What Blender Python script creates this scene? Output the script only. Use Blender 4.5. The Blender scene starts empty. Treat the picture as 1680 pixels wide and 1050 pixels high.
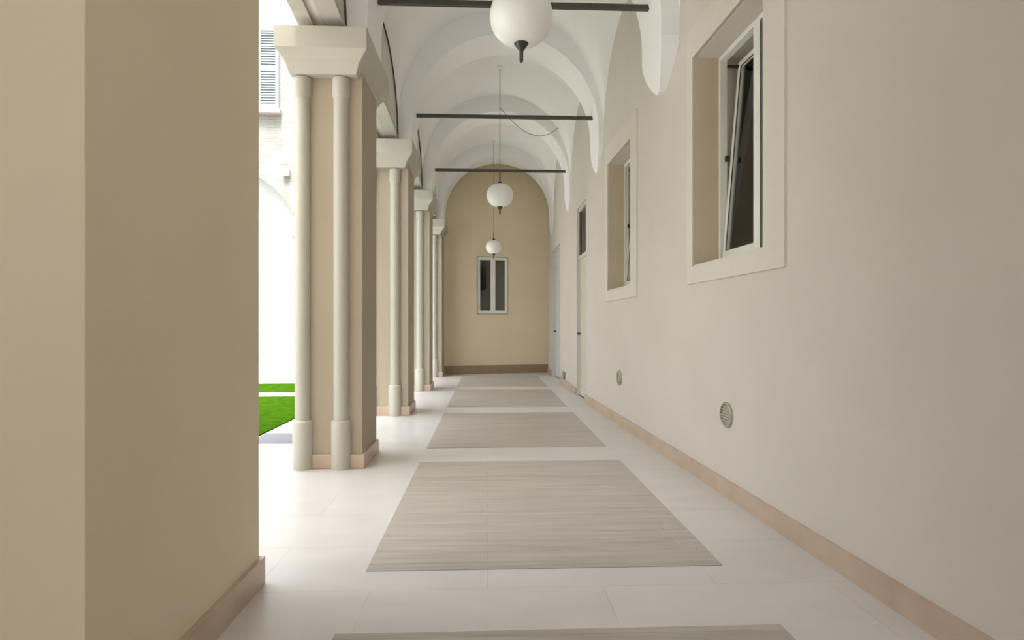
import bpy, bmesh, math
from mathutils import Vector
pi = math.pi
H = 1.25                       # camera height in metres; every length below is in units of H
scn = bpy.context.scene
COL = scn.collection

# ------------------------------------------------------------------ camera
cam_d = bpy.data.cameras.new('camera'); cam = bpy.data.objects.new('camera', cam_d); COL.objects.link(cam)
cam.location = (0, 0, H); cam.rotation_euler = (pi/2, 0, -math.atan(40/950))
cam_d.sensor_width = 36; cam_d.lens = 950/1680*36; cam_d.shift_y = 8/1680; cam_d.clip_start = .02; cam_d.clip_end = 300
scn.camera = cam
# ------------------------------------------------------------------ light
w = bpy.data.worlds.new('sky'); scn.world = w; w.use_nodes = True
bg = w.node_tree.nodes['Background']; bg.inputs['Color'].default_value = (.90, .95, 1.0, 1); bg.inputs['Strength'].default_value = 1.0
nt_ = w.node_tree       # overcast sky: brighter towards the zenith
tc_ = nt_.nodes.new('ShaderNodeTexCoord'); sx_ = nt_.nodes.new('ShaderNodeSeparateXYZ'); mr_ = nt_.nodes.new('ShaderNodeMapRange')
nt_.links.new(tc_.outputs['Generated'], sx_.inputs[0]); nt_.links.new(sx_.outputs[2], mr_.inputs[0])
mr_.inputs[1].default_value = 0; mr_.inputs[2].default_value = 1; mr_.inputs[3].default_value = .5; mr_.inputs[4].default_value = 1.5
nt_.links.new(mr_.outputs[0], bg.inputs['Strength'])
sd = bpy.data.lights.new('sun', 'SUN'); sd.energy = 3.5; sd.angle = math.radians(20); sd.color = (1, .97, .92)
sun = bpy.data.objects.new('sun', sd); COL.objects.link(sun)
sun.rotation_euler = Vector((-0.05, .42, -1)).to_track_quat('-Z', 'Y').to_euler()
vs = scn.view_settings
vs.view_transform = 'Standard'; vs.look = 'None'; vs.gamma = 1; vs.use_curve_mapping = False; vs.exposure = 1.97
scn.display_settings.display_device = 'sRGB'

# ------------------------------------------------------------------ materials
def srgb(r, g, b):
    f = lambda c: (c/12.92 if c <= .04045 else ((c+.055)/1.055)**2.4)
    return (f(r/255), f(g/255), f(b/255), 1)
def mat(name, c, rough=.6, c2=None, scale=3, detail=4, bump=0, metal=0, bscale=None, stretch=None, spec=.5, trans=0, emis=0):
    m = bpy.data.materials.new(name); m.use_nodes = True; nt = m.node_tree; b = nt.nodes['Principled BSDF']
    b.inputs['Roughness'].default_value = rough; b.inputs['Metallic'].default_value = metal
    b.inputs['Specular IOR Level'].default_value = spec
    b.inputs['Base Color'].default_value = c
    tc = nt.nodes.new('ShaderNodeTexCoord'); mp = nt.nodes.new('ShaderNodeMapping')
    nt.links.new(tc.outputs['Object'], mp.inputs[0])
    if stretch: mp.inputs['Scale'].default_value = stretch
    nz = nt.nodes.new('ShaderNodeTexNoise'); nz.inputs['Scale'].default_value = scale; nz.inputs['Detail'].default_value = detail
    nt.links.new(mp.outputs[0], nz.inputs['Vector'])
    cr = nt.nodes.new('ShaderNodeValToRGB'); cr.color_ramp.elements[0].position = .35; cr.color_ramp.elements[1].position = .65
    cr.color_ramp.elements[0].color = c; cr.color_ramp.elements[1].color = c2 or tuple(min(1, v*1.04) for v in c[:3])+(1,)
    nt.links.new(nz.outputs[0], cr.inputs[0]); nt.links.new(cr.outputs[0], b.inputs['Base Color'])
    if trans: b.inputs['Transmission Weight'].default_value = trans
    if bump:
        n2 = nt.nodes.new('ShaderNodeTexNoise'); n2.inputs['Scale'].default_value = bscale or scale*12; n2.inputs['Detail'].default_value = 3
        nt.links.new(mp.outputs[0], n2.inputs['Vector'])
        bp = nt.nodes.new('ShaderNodeBump'); bp.inputs['Strength'].default_value = bump; bp.inputs['Distance'].default_value = .004
        nt.links.new(n2.outputs[0], bp.inputs['Height']); nt.links.new(bp.outputs[0], b.inputs['Normal'])
    return m
def brickmat(name, c1, c2, mortar, bw, rh, ms, rough=.5, rot=0, noise=None, bump=.3, offset=.5, vertical=False):
    m = mat(name, c1, rough); nt = m.node_tree; b = nt.nodes['Principled BSDF']
    tc = nt.nodes.new('ShaderNodeTexCoord'); mp = nt.nodes.new('ShaderNodeMapping')
    nt.links.new(tc.outputs['Object'], mp.inputs[0])
    if vertical: mp.inputs['Rotation'].default_value = (pi/2, 0, 0)
    else: mp.inputs['Rotation'].default_value = (0, 0, rot)
    br = nt.nodes.new('ShaderNodeTexBrick'); nt.links.new(mp.outputs[0], br.inputs['Vector'])
    br.inputs['Color1'].default_value = c1; br.inputs['Color2'].default_value = c2; br.inputs['Mortar'].default_value = mortar
    br.inputs['Scale'].default_value = 1; br.inputs['Brick Width'].default_value = bw; br.inputs['Row Height'].default_value = rh
    br.inputs['Mortar Size'].default_value = ms; br.inputs['Mortar Smooth'].default_value = .2; br.offset = offset
    out = br.outputs['Color']
    if noise:
        col, sc, st, amt = noise
        m2 = nt.nodes.new('ShaderNodeMapping'); nt.links.new(tc.outputs['Object'], m2.inputs[0]); m2.inputs['Scale'].default_value = st
        nz = nt.nodes.new('ShaderNodeTexNoise'); nz.inputs['Scale'].default_value = sc; nz.inputs['Detail'].default_value = 6
        nt.links.new(m2.outputs[0], nz.inputs['Vector'])
        cr = nt.nodes.new('ShaderNodeValToRGB'); cr.color_ramp.elements[0].position = .38; cr.color_ramp.elements[1].position = .68
        cr.color_ramp.elements[0].color = (0,0,0,1); cr.color_ramp.elements[1].color = (amt,amt,amt,1)
        nt.links.new(nz.outputs[0], cr.inputs[0])
        mx = nt.nodes.new('ShaderNodeMix'); mx.data_type = 'RGBA'
        nt.links.new(cr.outputs[0], mx.inputs[0]); nt.links.new(out, mx.inputs[6]); mx.inputs[7].default_value = col
        out = mx.outputs[2]
    nt.links.new(out, b.inputs['Base Color'])
    if bump:
        bp = nt.nodes.new('ShaderNodeBump'); bp.inputs['Strength'].default_value = bump; bp.inputs['Distance'].default_value = .003; bp.invert = True
        nt.links.new(br.outputs['Fac'], bp.inputs['Height']); nt.links.new(bp.outputs[0], b.inputs['Normal'])
    return m

M = {}
M['paint'] = mat('ivory_plaster', srgb(211, 202, 193), .85, srgb(215, 206, 197), 1.2, 3, .15, bscale=40, spec=.2)
M['vault'] = mat('white_vault_plaster', srgb(242, 239, 236), .88, srgb(244, 242, 239), 1.2, 3, .15, bscale=40, spec=.2)
M['endpaint'] = mat('tan_plaster', srgb(222, 204, 174), .85, srgb(225, 208, 178), 1.2, 3, .15, bscale=40, spec=.2)
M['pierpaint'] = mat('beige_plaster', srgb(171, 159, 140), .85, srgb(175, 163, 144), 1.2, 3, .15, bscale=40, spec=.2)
M['near'] = mat('warm_plaster', srgb(222, 207, 180), .85, srgb(225, 211, 184), 1.2, 3, .15, bscale=40, spec=.2)
M['column'] = mat('cream_column_stone', srgb(182, 177, 165), .55, srgb(186, 181, 169), 4, 4, .08)
M['base'] = mat('pink_tan_marble', srgb(186, 162, 140), .35, srgb(200, 178, 156), 3.5, 6)
M['endbase'] = mat('brown_marble', srgb(140, 117, 88), .4, srgb(152, 130, 100), 3.5, 6)
M['floor'] = brickmat('cream_stone_floor', srgb(210, 205, 201), srgb(206, 200, 195), srgb(192, 186, 179), 1.1, .55, .004, .32, 0,
                      (srgb(215, 209, 203), 2.2, (1, 2.2, 1), .8), .1)
M['inlay'] = brickmat('grey_brown_plank_inlay', srgb(166, 156, 147), srgb(178, 169, 160), srgb(150, 140, 130), 1.7, .145, .003, .38, 0,
                      (srgb(192, 183, 173), 2.4, (.7, 9, 1), .75), .1, .37)
M['pave'] = brickmat('pale_courtyard_stone', srgb(232, 230, 227), srgb(226, 224, 221), srgb(186, 186, 188), .5, .35, .008, .6, 0,
                     (srgb(200, 202, 206), 3, (1, 1, 1), .6), .3)
M['kerb'] = mat('white_kerb_stone', srgb(225, 225, 222), .6)
M['grey'] = mat('grey_ground_strip', srgb(98, 99, 106), .6, srgb(104, 105, 112))
M['grass'] = mat('green_grass', srgb(40, 68, 10), .9, srgb(50, 80, 14), 7, 8, .8, bscale=60, spec=.0)
M['brick'] = brickmat('whitewashed_brick', srgb(142, 139, 134), srgb(133, 129, 123), srgb(108, 105, 100), .28, .075, .006, .8, 0, (srgb(148, 146, 142), 2.5, (1, 1, 1), .9), .5, .5, True)
M['white'] = mat('white_render', srgb(196, 198, 196), .8)
M['shut'] = mat('pale_shutter_paint', srgb(152, 160, 165), .5)
M['sillst'] = mat('grey_sill_stone', srgb(160, 150, 142), .7)
M['frame'] = mat('white_window_frame', srgb(232, 230, 220), .35)
M['jamb'] = mat('reveal_plaster', srgb(205, 190, 162), .85, spec=.2)
M['trim'] = mat('pale_surround_stone', srgb(216, 207, 194), .7, srgb(219, 210, 198))
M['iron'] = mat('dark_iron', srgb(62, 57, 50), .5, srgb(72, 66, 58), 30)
M['steel'] = mat('dark_bronze', srgb(70, 68, 60), .4, metal=.5)
M['cordm'] = mat('grey_steel_cord', srgb(135, 130, 120), .4, metal=.3)
M['globe'] = mat('opal_glass', srgb(240, 238, 232), .3, srgb(243, 241, 236), spec=.4)
M['vent'] = mat('grey_metal_grille', srgb(178, 172, 158), .4, metal=.3)
M['box'] = mat('grey_plastic', srgb(140, 138, 132), .5)
M['dark'] = mat('dim_room', srgb(196, 189, 166), .9)
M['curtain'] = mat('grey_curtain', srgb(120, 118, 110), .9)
M['door'] = mat('pale_door_paint', srgb(205, 203, 186), .45)
M['doorb'] = mat('pale_blue_grey_door', srgb(205, 210, 214), .45)
M['gasket'] = mat('dark_gasket', srgb(60, 58, 48), .6)
def glassmat():
    m = bpy.data.materials.new('window_glass'); m.use_nodes = True; nt = m.node_tree; nt.nodes.clear()
    o = nt.nodes.new('ShaderNodeOutputMaterial'); mx = nt.nodes.new('ShaderNodeMixShader'); fr = nt.nodes.new('ShaderNodeFresnel'); fr.inputs[0].default_value = 1.6
    t = nt.nodes.new('ShaderNodeBsdfTransparent'); t.inputs[0].default_value = (.95, .96, .92, 1)
    g = nt.nodes.new('ShaderNodeBsdfGlossy'); g.inputs['Roughness'].default_value = .03
    nt.links.new(fr.outputs[0], mx.inputs[0]); nt.links.new(t.outputs[0], mx.inputs[1]); nt.links.new(g.outputs[0], mx.inputs[2]); nt.links.new(mx.outputs[0], o.inputs[0])
    return m
M['glass'] = glassmat()

# ------------------------------------------------------------------ helpers
class MB:
    """collects faces in H units, world coordinates"""
    def __init__(s): s.v = []; s.f = []; s.sm = []
    def add(s, vs, fs, smooth=False):
        o = len(s.v); s.v += [tuple(p) for p in vs]; s.f += [tuple(i+o for i in f) for f in fs]; s.sm += [smooth]*len(fs); return s
    def box(s, x0, x1, y0, y1, z0, z1, T=None):
        vs = [(x, y, z) for z in (z0, z1) for y in (y0, y1) for x in (x0, x1)]
        if T: vs = [T(*p) for p in vs]
        return s.add(vs, [(0,2,3,1), (4,5,7,6), (0,1,5,4), (2,6,7,3), (0,4,6,2), (1,3,7,5)])
    def rects(s, secs):       # stack of rectangular sections (x0,x1,y0,y1,z)
        vs = []; fs = []
        for (x0, x1, y0, y1, z) in secs: vs += [(x0,y0,z), (x1,y0,z), (x1,y1,z), (x0,y1,z)]
        for k in range(len(secs)-1):
            a = 4*k
            for i in range(4): j = (i+1) % 4; fs.append((a+i, a+j, a+4+j, a+4+i))
        fs.append((0,3,2,1)); n = 4*(len(secs)-1); fs.append((n, n+1, n+2, n+3))
        return s.add(vs, fs)
    def lathe(s, cx, cy, prof, n=32, smooth=True):
        vs = []; fs = []
        for (r, z) in prof:
            for i in range(n): a = 2*pi*i/n; vs.append((cx+r*math.cos(a), cy+r*math.sin(a), z))
        for k in range(len(prof)-1):
            for i in range(n): j = (i+1) % n; fs.append((k*n+i, k*n+j, (k+1)*n+j, (k+1)*n+i))
        s.add(vs, fs, smooth)
        s.add([vs[i] for i in range(n)], [tuple(range(n-1, -1, -1))]); m = (len(prof)-1)*n
        s.add([vs[m+i] for i in range(n)], [tuple(range(n))]); return s
    def prism(s, poly, y0, y1):  # xz polygon extruded along y
        n = len(poly); vs = [(x, y0, z) for x, z in poly]+[(x, y1, z) for x, z in poly]
        return s.add(vs, [tuple(range(n)), tuple(range(2*n-1, n-1, -1))]+[(i, i+n, (i+1) % n+n, (i+1) % n) for i in range(n)])
    def tube(s, pts, r, n=8):
        pts = [Vector(p) for p in pts]; vs = []; fs = []
        for k, p in enumerate(pts):
            d = (pts[min(k+1, len(pts)-1)]-pts[max(k-1, 0)]).normalized()
            a = d.cross(Vector((0, 0, 1)));
            if a.length < .01: a = d.cross(Vector((1, 0, 0)))
            a.normalize(); b = d.cross(a)
            for i in range(n): t = 2*pi*i/n; vs.append(tuple(p+a*r*math.cos(t)+b*r*math.sin(t)))
        for k in range(len(pts)-1):
            for i in range(n): j = (i+1) % n; fs.append((k*n+i, k*n+j, (k+1)*n+j, (k+1)*n+i))
        s.add(vs, fs, True); s.add(vs[:n], [tuple(range(n))]); s.add(vs[-n:], [tuple(range(n))]); return s
    def build(s, name, m, parent=None, bevel=0, merge=True):
        org = Vector((0, 0, 0)); q = parent
        while q: org += q.location; q = q.parent
        me = bpy.data.meshes.new(name)
        me.from_pydata([tuple(Vector(p)*H-org) for p in s.v], [], s.f)
        me.polygons.foreach_set('use_smooth', s.sm)
        bm = bmesh.new(); bm.from_mesh(me)
        if merge: bmesh.ops.remove_doubles(bm, verts=bm.verts, dist=1e-5)
        bmesh.ops.recalc_face_normals(bm, faces=bm.faces)
        bm.to_mesh(me); bm.free()
        me.materials.append(M[m]); o = bpy.data.objects.new(name, me); COL.objects.link(o)
        if parent: o.parent = parent
        if any(s.sm):
            md = o.modifiers.new('split', 'EDGE_SPLIT'); md.split_angle = math.radians(38)
        if bevel:
            b = o.modifiers.new('bevel', 'BEVEL'); b.width = bevel*H; b.segments = 2; b.limit_method = 'ANGLE'; b.angle_limit = .6
        return o
def tag(o, label=None, cat=None, group=None, kind=None):
    if label: o['label'] = label
    if cat: o['category'] = cat
    if group: o['group'] = group
    if kind: o['kind'] = kind
    return o
def empty(name, loc, label=None, cat=None, group=None, kind=None):
    o = bpy.data.objects.new(name, None); COL.objects.link(o); o.location = Vector(loc)*H; o.empty_display_size = .1
    return tag(o, label, cat, group, kind)
def copy_tree(o, parent=None):
    c = o.copy(); COL.objects.link(c); c.parent = parent
    for ch in [k for k in bpy.data.objects if k.parent == o]: copy_tree(ch, c)
    return c
def struct(o, label=None, cat=None): return tag(o, label, cat, kind='structure')

# ------------------------------------------------------------------ layout (H units)
BAY = 2.347; P1 = 4.35                       # first rear pier centre
PIER = [P1+BAY*k for k in range(4)]          # 4.35 6.70 9.04 11.39
XF, XO = -.877, -1.27                        # corridor face and courtyard face of piers
XI = -1.0                                    # inner face of wall over the arcade
KINK = 7.3
def xw(y): return 1.50-.031*y if y < KINK else 1.50-.031*KINK     # right wall face
def TA(d, u, z): return (xw(0)-.031*u+d, u+.031*d, z)             # right wall, near stretch; d = depth into wall
def TB(d, u, z): return (xw(KINK)+d, u, z)
FAR = 12.15
def yend(x): return 11.78+.17*(x+.9)
def TE(d, u, z): return (u, yend(u)+d, z)    # end wall
TOPZ = 8.2

def holed_wall(name, T, u0, u1, z0, z1, holes, thick, m, jm=None):
    us = sorted({u0, u1, *[h[0] for h in holes], *[h[1] for h in holes]}); zs = sorted({z0, z1, *[h[2] for h in holes], *[h[3] for h in holes]})
    b = MB()
    def hole(u, z): return any(h[0] < u < h[1] and h[2] < z < h[3] for h in holes)
    for i in range(len(us)-1):
        for k in range(len(zs)-1):
            if hole((us[i]+us[i+1])/2, (zs[k]+zs[k+1])/2): continue
            for d in (0, thick):
                b.add([T(d, us[i], zs[k]), T(d, us[i+1], zs[k]), T(d, us[i+1], zs[k+1]), T(d, us[i], zs[k+1])], [(0,1,2,3)])
    for (a, c, e, f) in holes+[(u0, u1, z0, z1)]:
        P = [(a, e), (c, e), (c, f), (a, f)]
        for i in range(1 if e == 0 else 0, 4):
            p, q = P[i], P[(i+1) % 4]
            b.add([T(0, *p), T(0, *q), T(thick, *q), T(thick, *p)], [(0,1,2,3)])
    return struct(b.build(name, m))

# ------------------------------------------------------------------ shell
f = MB(); f.add([(-1.4, -4.2, 0), (2.4, -4.2, 0), (2.4, 13, 0), (-1.4, 13, 0), (-1.4, -4.2, -.1), (2.4, -4.2, -.1), (2.4, 13, -.1), (-1.4, 13, -.1)],
                [(0,1,2,3), (4,7,6,5), (0,4,5,1), (1,5,6,2), (2,6,7,3), (3,7,4,0)])
f.box(-3.4, -1.4, -4.2, 1.55, -.1, 0)
struct(f.build('floor', 'floor'))

W1 = (2.889, 3.826, 1.388, 2.79); W2 = (5.33, 6.22, 1.366, 2.735)
D1 = (7.47, 8.24, 0, 2.64); D2 = (10.15, 11.35, 0, 2.45)
holed_wall('wall_right', TA, -4.2, KINK, 0, TOPZ, [W1, W2], .45, 'paint')
holed_wall('wall_right_far', TB, KINK, 12.9, 0, TOPZ, [D1, D2], .45, 'paint')
EW = (-.205, .405, 1.235, 2.39)
holed_wall('wall_far', TE, -1.3, 1.75, 0, TOPZ, [EW], .4, 'endpaint')
struct(MB().box(-1.27, XF, PIER[3]+.2, yend(-1)+.1, 0, 3.4).build('wall_left_far', 'paint'))
# near plain pier and the rooms behind the camera
b = MB(); b.box(XO, XF, 1.30, 2.26, 0, TOPZ); b.box(-3.4, XO, 1.30, 1.55, 0, TOPZ)
struct(b.build('wall_left_near', 'near'))
struct(MB().box(-3.4, -3.25, -4.2, 1.30, 0, 4.6).build('wall_left_back', 'paint'))
b = MB(); b.box(-3.4, -3.1, -4.2, -4.05, 0, 4.6); b.box(-3.1, -.7, -4.2, -4.05, 0, 3.7); b.box(1.5, 1.9, -4.2, -4.05, 0, 4.6); b.box(-3.4, 1.9, -4.2, -4.05, 3.7, 4.6)  # unseen back wall, its opening sized to let fill daylight in
struct(b.build('wall_back', 'paint'))

# baseboards
def bb(name, boxes, m='base', T=None):
    b = MB()
    for q in boxes: b.box(*q, T)
    return struct(b.build(name, m))
bb('baseboard_right', [(-.018, .01, -4.0, KINK, 0, .1)], T=TA)
bb('baseboard_right_far', [(-.018, .01, KINK, D1[0]-.02, 0, .1), (-.018, .01, D1[1]+.02, D2[0]-.02, 0, .1), (-.018, .01, D2[1]+.02, 12.1, 0, .1)], T=TB)
bb('baseboard_far', [(-.02, .01, XF, 1.27, 0, .17)], 'endbase', TE)
b = MB(); b.box(XF-.01, XF+.018, 1.282, 2.278, 0, .105); b.box(XO-.018, XF, 2.25, 2.278, 0, .105); b.box(-3.2, XF, 1.282, 1.31, 0, .105)
struct(b.build('baseboard_left_near', 'base'))
bb('baseboard_left_far', [(XF-.01, XF+.015, PIER[3]+.3, 11.77, 0, .1)])

# vault --------------------------------------------------------------
ZS, ZC, ZL = 3.02, 4.47, 3.87
def vault_z(x, y, c, xl, xr):
    t = (2*x-xl-xr)/(xr-xl); t = max(-1, min(1, t)); v = max(-1, min(1, (y-c)/.93))
    A = ZS+(ZC-ZS)*(1-abs(t)**2.3)**(1/2.3)
    zl = ZL if t < 0 else ZL+.22
    cb = zl+(ZC-zl)*(1-abs(t)**1.7)
    B = ZS+(cb-ZS)*math.sqrt(1-v*v)
    k = .10; d = A-B; return (A+B+math.sqrt(d*d+k*k))/2 - k*.3*(1-max(abs(t), abs(v))**4)
vb = MB(); NX, NY = 56, 40
for k in range(-1, 4):
    c = P1+BAY*(k+.5)-0*BAY
    if k == -1: c = P1-BAY*.5
    y0, y1 = c-BAY/2, c+BAY/2
    if k == 3: y1 = 12.5
    vs_, fs_ = [], []
    for j in range(NY+1):
        y = y0+(y1-y0)*j/NY; xl, xr = XI, xw(y)
        for i in range(NX+1):
            s = -math.cos(pi*i/NX); x = (xl+xr)/2+(xr-xl)/2*s
            z = vault_z(x, y, c, xl, xr)
            if i in (0, NX): x += -.02 if i == 0 else .02
            vs_.append((x, y, z))
    for j in range(NY):
        for i in range(NX): a = j*(NX+1)+i; fs_.append((a, a+1, a+NX+2, a+NX+1))
    vb.add(vs_, fs_, True)
ceil = vb.build('ceiling', 'vault'); struct(ceil)
ceil.modifiers.clear()
b = MB(); b.box(-1.27, 2.1, 1.4, 13, 4.75, 5.0); b.box(-3.4, 2.1, -4.2, 1.42, 4.3, 4.5)  # unseen slab added above the vault to block light; rear room ceiling
struct(b.build('ceiling_light_block', 'vault'))

# transverse arches on the piers
def rib(yc, label, first):
    xr = xw(yc)+.03; cx, r, zs = .20, 1.04, 3.20
    t = empty('transverse_arch', (cx, yc, 3.0), label, 'arch', 'white transverse arches crossing the vaulted gallery')
    inner = [(cx-r, 3.0)]+[(cx-r*math.cos(pi*i/40), zs+r*math.sin(pi*i/40)) for i in range(41)]+[(cx+r, 3.08)]
    out = [(xr, 3.08), (xr, 4.76), (XI-.02, 4.76), (XI-.02, 3.0)]
    b = MB(); y0, y1 = yc-.26, yc+.26
    # faces as quads strips up to a straight top
    tops = [(XI-.02+(xr-XI+.02)*i/(len(inner)-1), 4.76) for i in range(len(inner))]
    for y in (y0, y1):
        for i in range(len(inner)-1):
            a, c2 = inner[i], inner[i+1]; b.add([(a[0], y, a[1]), (c2[0], y, c2[1]), (tops[i+1][0], y, 4.76), (tops[i][0], y, 4.76)], [(0,1,2,3)])
        b.add([(inner[0][0], y, 3.0), (XI-.02, y, 3.0), (XI-.02, y, 4.76)], [(0,1,2)])
        b.add([(inner[-1][0], y, 3.08), (xr, y, 3.08), (xr, y, 4.76)], [(0,1,2)])
    for i in range(len(inner)-1):
        a, c2 = inner[i], inner[i+1]; b.add([(a[0], y0, a[1]), (c2[0], y0, c2[1]), (c2[0], y1, c2[1]), (a[0], y1, a[1])], [(0,1,2,3)], True)
    b.add([(XI-.02, y0, 3), (cx-r, y0, 3), (cx-r, y1, 3), (XI-.02, y1, 3)], [(0,1,2,3)])
    b.build('arch_band', 'vault', t)
    x1 = xw(yc)+.03; ww = x1-cx-r
    MB().rects([(x1-ww*.50, x1, yc+.04, yc+.12, 2.79), (x1-ww*.66, x1, yc-.06, yc+.18, 2.85), (x1-ww*.84, x1, yc-.17, yc+.23, 2.94), (x1-ww*.96, x1, yc-.24, yc+.255, 3.02), (cx+r, x1, yc-.26, yc+.26, 3.09)]).build('corbel', 'vault', t)
names = ['nearest', 'second', 'third', 'farthest']
rib(P1-BAY, 'white transverse arch above the plain near pier at the left', 0)
RL = ['white transverse arch springing from the nearest paired-column pier', 'white transverse arch springing from the second paired-column pier',
      'white transverse arch springing from the third paired-column pier', 'last white transverse arch framing the tan end wall']
for y, l in zip(PIER, RL): rib(y, l, 0)

# wall over the arcade
b = MB(); b.box(-1.27, XI, 2.26, 12.9, 4.6, TOPZ)
for c in [P1-BAY/2]+[p+BAY/2 for p in PIER[:3]]:
    n = 24; hw = BAY/2
    y0, y1 = c-hw, c+hw
    # flat-arched underside between the capitals
    pts = []
    for i in range(n+1):
        y = y0+(y1-y0)*i/n; v = (y-c)/.92; pts.append((y, 3.05+.10*max(0, 1-v*v)))
    for i in range(n):
        (ya, za), (yb, zb) = pts[i], pts[i+1]
        b.add([(x, y, z) for x in (-1.27, XI) for (y, z) in ((ya, za), (yb, zb), (yb, 4.6), (ya, 4.6))],
              [(0,1,2,3), (4,7,6,5), (0,4,5,1)])
struct(b.build('wall_left', 'paint'))

# beams (two parallel bands) of each arcade bay
BL = ['paired cream lintel bands from the near plain pier to the nearest column pair', 'paired cream lintel bands between the nearest and second column piers',
      'paired cream lintel bands between the second and third column piers', 'paired cream lintel bands between the third and farthest column piers']
for c, l in zip([P1-BAY/2]+[p+BAY/2 for p in PIER[:3]], BL):
    t = empty('arcade_lintel', (-1.15, c, 3.03), l, 'lintel', 'flat arched lintels of the arcade')
    for (xa, xb) in ((-1.29, -1.19), (-1.12, -.985)):
        b = MB(); n = 20; y0, y1 = c-.98, c+.98; q = []
        for i in range(n+1):
            y = y0+(y1-y0)*i/n; v = (y-c)/.98; q.append((y, 3.02+.10*(1-v*v)))
        vs_ = []; fs_ = []
        for (y, z) in q: vs_ += [(xa, y, z), (xb, y, z), (xb, y, z+.05), (xa, y, z+.05)]
        for i in range(n):
            for k in range(4): a = 4*i; fs_.append((a+k, a+(k+1) % 4, a+4+(k+1) % 4, a+4+k))
        fs_ += [(0,3,2,1), (4*n, 4*n+1, 4*n+2, 4*n+3)]
        b.add(vs_, fs_); b.build('lintel_band', 'column', t)
# dark tubes drawn as the shadow where the vault meets the arcade wall
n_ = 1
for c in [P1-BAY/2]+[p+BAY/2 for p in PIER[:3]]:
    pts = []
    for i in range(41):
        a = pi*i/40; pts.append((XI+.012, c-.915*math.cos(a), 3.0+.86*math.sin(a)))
    struct(MB().tube(pts, .0075, 6).build('shadow_gap_%d' % n_, 'iron')); n_ += 1

# ------------------------------------------------------------------ piers with columns
def make_pier():
    y = P1
    t = empty('arcade_pier', (-1.1, y, 0))
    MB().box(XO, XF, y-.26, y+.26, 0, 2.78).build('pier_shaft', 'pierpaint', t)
    b = MB(); b.box(XO-.012, XF+.018, y-.278, y+.278, 0, .10); bo = b.build('baseboard', 'base', t, .006)
    for yy in (y-.262, y+.262):
        for xx in (-1.285, -1.02):
            c = MB().lathe(xx, yy, [(.053, 0), (.053, 2.71)]).build('column', 'column', t)
            MB().lathe(xx, yy, [(.069, 0), (.069, .325), (.063, .335), (.054, .34)]).build('column_base', 'column', c)
            MB().lathe(xx, yy, [(.054, 2.575), (.060, 2.585), (.062, 2.60), (.0625, 2.71)]).build('column_neck', 'column', c)
    x0, x1, a, e = -1.425, -.81, y-.43, y+.43
    MB().rects([(x0+.07, x1-.09, a+.09, e-.09, 2.715), (x0+.055, x1-.06, a+.05, e-.05, 2.785), (x0+.05, x1-.05, a+.045, e-.045, 2.79), (x0+.05, x1-.05, a+.045, e-.045, 2.797),
                (x0, x1, a, e, 2.855), (x0, x1, a, e, 3.0)]).build('capital', 'column', t, .006)
    return t
PL = ['nearest beige arcade pier with a pair of tall cream columns, lawn at its left', 'second beige arcade pier with paired columns, partly behind the nearest one',
      'third arcade pier with paired white columns, between second and farthest piers', 'farthest slim-looking arcade pier with white columns beside the tan end wall']
pier0 = make_pier()
for k in range(4):
    t = pier0 if k == 0 else copy_tree(pier0)
    t.location.y = PIER[k]*H
    tag(t, PL[k], 'pier', 'piers with paired columns along the arcade')

# ------------------------------------------------------------------ tie rods
TL = ['dark iron tie rod crossing behind the large top lantern', 'dark iron tie rod with a thin cable swagged below its right half', 'dark iron tie rod just above the middle globe lamp', 'dark iron tie rod at the last arch before the end wall']
for k in range(3):
    o = MB().box(-.815, 1.235, PIER[k]-.018, PIER[k]+.018, 3.388, 3.424).build('tie_rod', 'iron')
    # origin at the rod
    tag(o, TL[k], 'tie rod', 'iron tie rods across the vault')

# ------------------------------------------------------------------ pendant lamps
def lamp(x, y, zc, D, c, label, gm='globe'):
    ztop = vault_z(x, y, c, XI, xw(y))-.02
    t = empty('pendant_lamp', (x, y, zc), label, 'lamp', 'opal globe lanterns hanging down the vault')
    R = D/2; h = R*.87; prof = []
    for i in range(1, 24):
        a = -pi/2+pi*i/24; prof.append((R*abs(math.cos(a))**.78, zc+h*math.sin(a)))
    g = MB().lathe(x, y, prof, 40).build('lamp_shade', gm, t)
    q = zc-h
    MB().lathe(x, y, [(.010*2.9, q+.006), (R*.22, q+.012), (R*.235, q+.002), (R*.08, q-.035), (R*.062, q-.04), (R*.06, q-.094), (R*.04, q-.1)], 20).build('finial', 'steel', t)
    q = zc+h
    MB().lathe(x, y, [(R*.22, q-.012), (R*.235, q), (R*.1, q+.03), (R*.05, q+.04), (R*.04, q+.14), (.006, q+.16)], 20).build('cap', 'steel', t)
    MB().tube([(x, y, q+.12), (x, y, ztop)], .0045, 8).build('cord', 'cordm', t)
    MB().lathe(x, y, [(.035, ztop+.03), (.035, ztop-.01), (.015, ztop-.02)], 20).build('ceiling_canopy', 'vault', t)
lamp(.186, 3.20, 2.705, .348, P1-BAY/2, 'large opal globe lantern at the top of the picture, nearest the camera')
lamp(.165, 7.80, 2.745, .356, P1+BAY*1.5, 'white globe lantern hanging mid-gallery below the third tie rod')
lamp(.115, 10.9, 2.465, .30, P1+BAY*2.5, 'small dim far globe lantern just above the end window')
# swagged cable
pts = []
A0, A1 = Vector((.165, 7.80, 3.93)), Vector((1.15, 8.79, 4.10))
for i in range(25):
    s = i/24; p = A0.lerp(A1, s); p.z -= .33*4*s*(1-s)*(.75+.25*s); pts.append(tuple(p))
tag(MB().tube(pts, .0035, 6).build('hanging_cable', 'steel'), 'thin dark cable drooping in a curve right of the lamp cord', 'cable')

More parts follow.
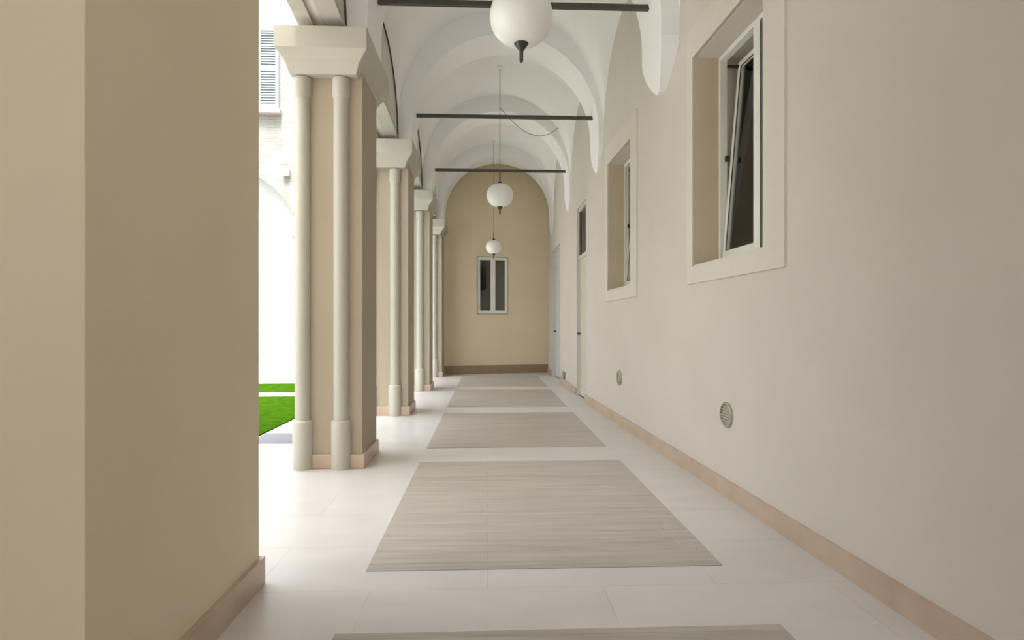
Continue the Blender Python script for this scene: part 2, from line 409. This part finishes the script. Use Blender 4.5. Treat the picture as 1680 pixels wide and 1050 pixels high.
# ------------------------------------------------------------------ right windows
def room(name, T, u0, u1, z0, z1, dd=.85, d0=.46):
    b = MB(); c = [(d0, dd)]
    P = lambda d, u, z: T(d, u, z)
    b.add([P(dd, u0, z0), P(dd, u1, z0), P(dd, u1, z1), P(dd, u0, z1)], [(0,1,2,3)])
    for (p, q) in (((u0, z0), (u1, z0)), ((u1, z0), (u1, z1)), ((u1, z1), (u0, z1)), ((u0, z1), (u0, z0))):
        b.add([P(d0, *p), P(d0, *q), P(dd, *q), P(dd, *p)], [(0,1,2,3)])
    return struct(b.build(name, 'dark'))
def ring(b, T, u0, u1, z0, z1, wl, wr, wb, wt, d0, d1):
    """rectangular frame: outer u0..u1,z0..z1, widths wl,wr,wb,wt inwards"""
    b.box(d0, d1, u0, u0+wl, z0, z1, T); b.box(d0, d1, u1-wr, u1, z0, z1, T)
    b.box(d0, d1, u0+wl, u1-wr, z0, z0+wb, T); b.box(d0, d1, u0+wl, u1-wr, z1-wt, z1, T)
def window(n, W, tilt):
    u0, u1, z0, z1 = W; um = (u0+u1)/2-.05
    t = empty('window_%d' % n, TA(.17, um, z0), kind='structure')
    b = MB(); ring(b, TA, u0-.2, u1+.1, z0-.112, z1+.2, .2, .1, .112, .2, -.012, .004)
    b.build('surround', 'trim', t)
    b = MB()   # plaster reveal lining, thin
    b.box(0.004, .17, u1-.004, u1+.002, z0, z1, TA); b.build('reveal', 'jamb', t)
    b = MB(); ring(b, TA, u0, u1, z0, z1, .03, .03, .05, .03, .17, .215); b.box(.165, .215, um-.045, um+.030, z0+.05, z1-.03, TA)
    b.build('window_frame', 'frame', t)
    MB().box(.0, .17, u0, u1, z0, z0+.012, TA).build('window_sill', 'trim', t)
    # closed near sash
    b = MB(); ring(b, TA, u0+.03, um-.047, z0+.05, z1-.03, .035, .035, .04, .04, .18, .22); s1 = b.build('sash', 'frame', t)
    MB().box(.198, .203, u0+.065, um-.082, z0+.09, z1-.07, TA).build('pane', 'glass', s1)
    # far sash, tilted in at the top
    zb = z0+.05; h = z1-.03-zb
    def TT(d, u, z):
        a = tilt; s, c = math.sin(a), math.cos(a); dz = z-zb; dd = d-.185
        return TA(.185+dd*c+dz*s, u, zb+dz*c-dd*s)
    b = MB(); ring(b, TT, um+.026, u1-.034, zb+.006, z1-.036, .03, .045, .045, .04, .18, .215); s2 = b.build('tilted_sash', 'frame', t)
    MB().box(.195, .199, um+.052, u1-.075, zb+.045, z1-.08, TT).build('pane', 'glass', s2)
    b = MB(); ring(b, TT, um+.055, u1-.078, zb+.05, z1-.075, .004, .004, .004, .004, .176, .182); b.build('gasket', 'gasket', s2)
    b = MB(); b.box(.215, .30, u1-.045, u1-.033, z1-.075, z1-.06, TA); b.box(.2, .225, u1-.045, u1-.03, (z0+z1)/2, (z0+z1)/2+.035, TA); b.build('hinge_stay', 'steel', t)
    MB().box(.168, .172, um-.052, um-.0455, z0+.06, z1-.04, TA).build('gasket', 'gasket', t)
    room('wall_room_%d' % n, TA, u0-.3, u1+.45, z0-.4, z1+.2)
window(1, W1, .085)
window(2, W2, .085)

# door with transom
def door(n, W, zt, m, T=TB, rec=.10):
    u0, u1, z0, z1 = W
    t = empty('door_%d' % n, T(rec, (u0+u1)/2, 0), kind='structure')
    b = MB(); ring(b, T, u0, u1, 0, z1, .03, .03, .0, .03, rec, rec+.05)
    if zt: b.box(rec, rec+.05, u0+.03, u1-.03, zt-.05, zt, T)
    b.build('door_frame', m, t)
    top = zt-.05 if zt else z1-.03
    lf = MB().box(rec+.012, rec+.045, u0+.033, u1-.033, .008, top-.004, T).build('door_leaf', m, t)
    b = MB(); 
    for (a, c) in ((.12, .95), (1.05, top-.12)): ring(b, T, u0+.12, u1-.12, a, c, .012, .012, .012, .012, rec+.006, rec+.013)
    b.build('panel_moulding', m, lf)
    b = MB(); b.box(rec-.03, rec+.013, u1-.075, u1-.06, .86, .89, T); b.box(rec-.035, rec-.022, u1-.16, u1-.06, .868, .882, T); b.build('door_handle', 'steel', lf)
    if zt:
        MB().box(rec+.02, rec+.026, u0+.03, u1-.03, zt, z1-.03, T).build('transom_pane', 'glass', t)
        MB().box(rec+.004, rec+.012, u1-.04, u1-.028, zt, z1-.03, T).build('gasket', 'gasket', t)
        room('wall_room_%d' % (n+5), T, u0-.1, u1+.1, zt-.1, z1+.1, 1.2, .3)
door(1, D1, 1.98, 'door', TB, .03)
door(2, D2, None, 'doorb', TB, .05)

# round vents
def vent(u, z, D, label):
    T = TA
    t = empty('wall_vent', T(0, u, z), label, 'vent', 'round vent grilles low on the right wall')
    b = MB(); n = 36; R = D/2; vs_ = []; fs_ = []
    for (r, d) in ((R, .0), (R, -.012), (R*.93, -.018), (R*.84, -.016), (R*.82, -.006)):
        for i in range(n): a = 2*pi*i/n; vs_.append(T(d, u+r*math.cos(a), z+r*math.sin(a)))
    for k in range(4):
        for i in range(n): j = (i+1) % n; fs_.append((k*n+i, k*n+j, (k+1)*n+j, (k+1)*n+i))
    fs_.append(tuple(4*n+i for i in range(n))); b.add(vs_, fs_); b.build('bezel', 'vent', t)
    for k in range(-3, 4):
        zz = z+k*R*.22; hw = math.sqrt(max(0, (R*.8)**2-(k*R*.22)**2))
        MB().box(-.014, -.005, u-hw, u+hw, zz-.004, zz+.003, T).build('slat', 'vent', t)
vent(3.32, 1-.524, .148, 'round grey vent grille on the wall under the nearest window')
vent(5.74, 1-.53, .15, 'smaller-looking round vent grille under the second window')
# small wall box near the far door
o = MB().box(-.02, .0, 10.6, 11.05, .10, .22, lambda d, u, z: TB(d, 9.45+ (u-10.6)*.5, z)).build('utility_box', 'box')
tag(o, 'small grey utility box at the foot of the far right wall', 'box')

# end window
u0, u1, z0, z1 = EW; um = .11
t = empty('window_3', TE(.06, um, z0), kind='structure')
b = MB(); ring(b, TE, u0, u1, z0, z1, .03, .03, .03, .03, .03, .08); b.box(.025, .08, um-.03, um+.03, z0+.03, z1-.03, TE); b.build('window_frame', 'frame', t)
b = MB(); ring(b, TE, u0-.02, u1+.02, z0-.02, z1+.02, .018, .018, .018, .018, -.008, .0); b.build('outer_edge', 'sillst', t)
for (a, c) in ((u0+.03, um-.03), (um+.03, u1-.03)):
    b = MB(); ring(b, TE, a, c, z0+.03, z1-.03, .02, .02, .03, .02, .035, .07); s = b.build('sash', 'frame', t)
    MB().box(.05, .055, a+.02, c-.02, z0+.06, z1-.05, TE).build('pane', 'glass', s)
b = MB()
for k in range(9): b.box(.12+.012*(k % 2), .14+.012*(k % 2), um+.06+k*.025, um+.085+k*.025, z0+.02, z1-.12, TE)
tag(b.build('curtain', 'curtain', t), 'grey curtain behind the right pane')
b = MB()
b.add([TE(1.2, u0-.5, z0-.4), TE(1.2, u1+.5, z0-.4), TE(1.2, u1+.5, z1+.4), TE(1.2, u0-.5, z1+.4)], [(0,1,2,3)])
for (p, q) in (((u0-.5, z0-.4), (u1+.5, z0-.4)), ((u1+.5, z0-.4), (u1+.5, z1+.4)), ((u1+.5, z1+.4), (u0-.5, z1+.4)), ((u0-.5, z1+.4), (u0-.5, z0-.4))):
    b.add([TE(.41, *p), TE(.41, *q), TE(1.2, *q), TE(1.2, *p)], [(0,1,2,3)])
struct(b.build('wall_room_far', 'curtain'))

# ------------------------------------------------------------------ floor inlays
IL = ['grey-brown plank floor inlay cut off by the bottom edge of the picture', 'large grey-brown plank floor inlay nearest in full view',
      'plank floor inlay between the nearest and second column piers', 'plank floor inlay between the second and third column piers', 'farthest and smallest-looking plank floor inlay before the end wall']
for k in range(5):
    y0 = .02+2.347*k; y1 = y0+1.87
    o = MB().box(-.493, .975, y0, y1, -.02, .003).build('floor_inlay', 'inlay')
    tag(o, IL[k], 'floor panel', 'rectangular plank inlays down the gallery floor')

# ------------------------------------------------------------------ courtyard
b = MB(); b.box(-16, -1.4, 1.55, 14, -.12, -.002); b.box(-16, -3.4, -14, 1.55, -.12, -.002); b.box(-3.4, 6, -14, -4.2, -.12, -.002)  # last box is unseen ground, added to bounce light into the gallery
struct(b.build('courtyard_paving', 'pave'))
b = MB(); b.box(-14, -2.05, 4.2, 8.16, -.02, .012)
tag(b.build('lawn', 'grass'), 'green lawn in the courtyard, in front of the narrow pale path', 'grass', kind='stuff')
b = MB(); b.box(-14, -2.05, 8.62, 9.95, -.02, .012)
tag(b.build('lawn', 'grass'), 'green lawn strip in the courtyard, beyond the narrow pale path', 'grass', kind='stuff')
tag(MB().box(-14, -2.05, 8.18, 8.60, -.02, .006).build('garden_path', 'kerb'), 'narrow white stone path crossing the green lawn', 'path')
tag(MB().box(-2.03, -1.4, 4.95, 5.42, -.02, .004).build('grey_strip', 'grey'), 'grey strip across the pale paving beside the arcade', 'paving')  # darker grey strip laid over the paving

# unseen courtyard sides, added to block the low sky
b = MB(); b.box(-14.2, -14, -8, 14, 0, 8); b.box(-14, -4.5, -8.2, -8, 0, 8)
struct(b.build('wall_sky_block', 'white'))
# courtyard wing across the lawn
YW = 12.6
t = empty('courtyard_building', (-6, YW, 0), 'bright white-washed brick wing with a tall arch beyond the lawn', 'building')
cx, R, zs = -5.75, 1.76, 2.62
b = MB(); n = 36
arc = [(cx-R, 0)]+[(cx-R*math.cos(pi*i/n), zs+R*math.sin(pi*i/n)) for i in range(n+1)]+[(cx+R, 0)]
L, Rr, T_ = -14, -1.28, 10
b.add([(L, YW, 0), (cx-R, YW, 0), (cx-R, YW, zs), (L, YW, zs)], [(0,1,2,3)]); b.add([(cx+R, YW, 0), (Rr, YW, 0), (Rr, YW, zs), (cx+R, YW, zs)], [(0,1,2,3)])
b.add([(L, YW, zs), (cx-R, YW, zs), (cx-R, YW, T_), (L, YW, T_)], [(0,1,2,3)]); b.add([(cx+R, YW, zs), (Rr, YW, zs), (Rr, YW, T_), (cx+R, YW, T_)], [(0,1,2,3)])
A = arc[1:-1]
for i in range(n):
    (xa, za), (xb, zb) = A[i], A[i+1]; b.add([(xa, YW, za), (xb, YW, zb), (xb, YW, T_), (xa, YW, T_)], [(0,1,2,3)])
b.add([(L, YW, T_), (Rr, YW, T_), (Rr, YW+3, T_), (L, YW+3, T_)], [(0,1,2,3)])
b.build('brick_wall', 'brick', t)
b = MB()
for i in range(len(arc)-1):
    (xa, za), (xb, zb) = arc[i], arc[i+1]; b.add([(xa, YW-.004, za), (xb, YW-.004, zb), (xb, YW+.35, zb), (xa, YW+.35, za)], [(0,1,2,3)], True)
b.build('arch_reveal', 'brick', t)
b = MB()
b.add([(cx-R-.1, YW+.35, 0), (cx+R+.1, YW+.35, 0), (cx+R+.1, YW+.35, zs+R+.1), (cx-R-.1, YW+.35, zs+R+.1)], [(0,1,2,3)])
b.build('arch_recess', 'white', t)
MB().box(L, Rr, YW-.04, YW, 0, .14).build('plinth', 'white', t)
MB().box(-4.30, -4.02, YW+.26, YW+.35, 2.92, 2.97).build('impost_ledge', 'sillst', t)
MB().box(-4.45, -4.02, YW+.22, YW+.35, .16, .20).build('step_ledge', 'sillst', t)
MB().box(-4.36, -4.22, YW-.09, YW, 4.18, 4.30).build('wall_bracket', 'sillst', t)
for i, xx in enumerate((-5.33, -4.89)):
    s = MB(); x0, x1 = xx, xx+.43; za, zb_ = 5.60, 7.35
    s.box(x0, x0+.06, YW-.06, YW-.01, za, zb_); s.box(x1-.06, x1, YW-.06, YW-.01, za, zb_)
    for zz in (za, za+.82, zb_-.08): s.box(x0+.06, x1-.06, YW-.06, YW-.01, zz, zz+.08)
    k = za+.09
    while k < zb_-.1:
        s.add([(x0+.06, YW-.055, k), (x1-.06, YW-.055, k), (x1-.06, YW-.02, k+.06), (x0+.06, YW-.02, k+.06)], [(0,1,2,3)]); k += .055
    s.box(x0+.06, x1-.06, YW-.02, YW-.008, za, zb_); s.build('shutter', 'shut', t)
MB().box(-5.5, -4.40, YW-.14, YW, 5.50, 5.58).build('sill', 'sillst', t)
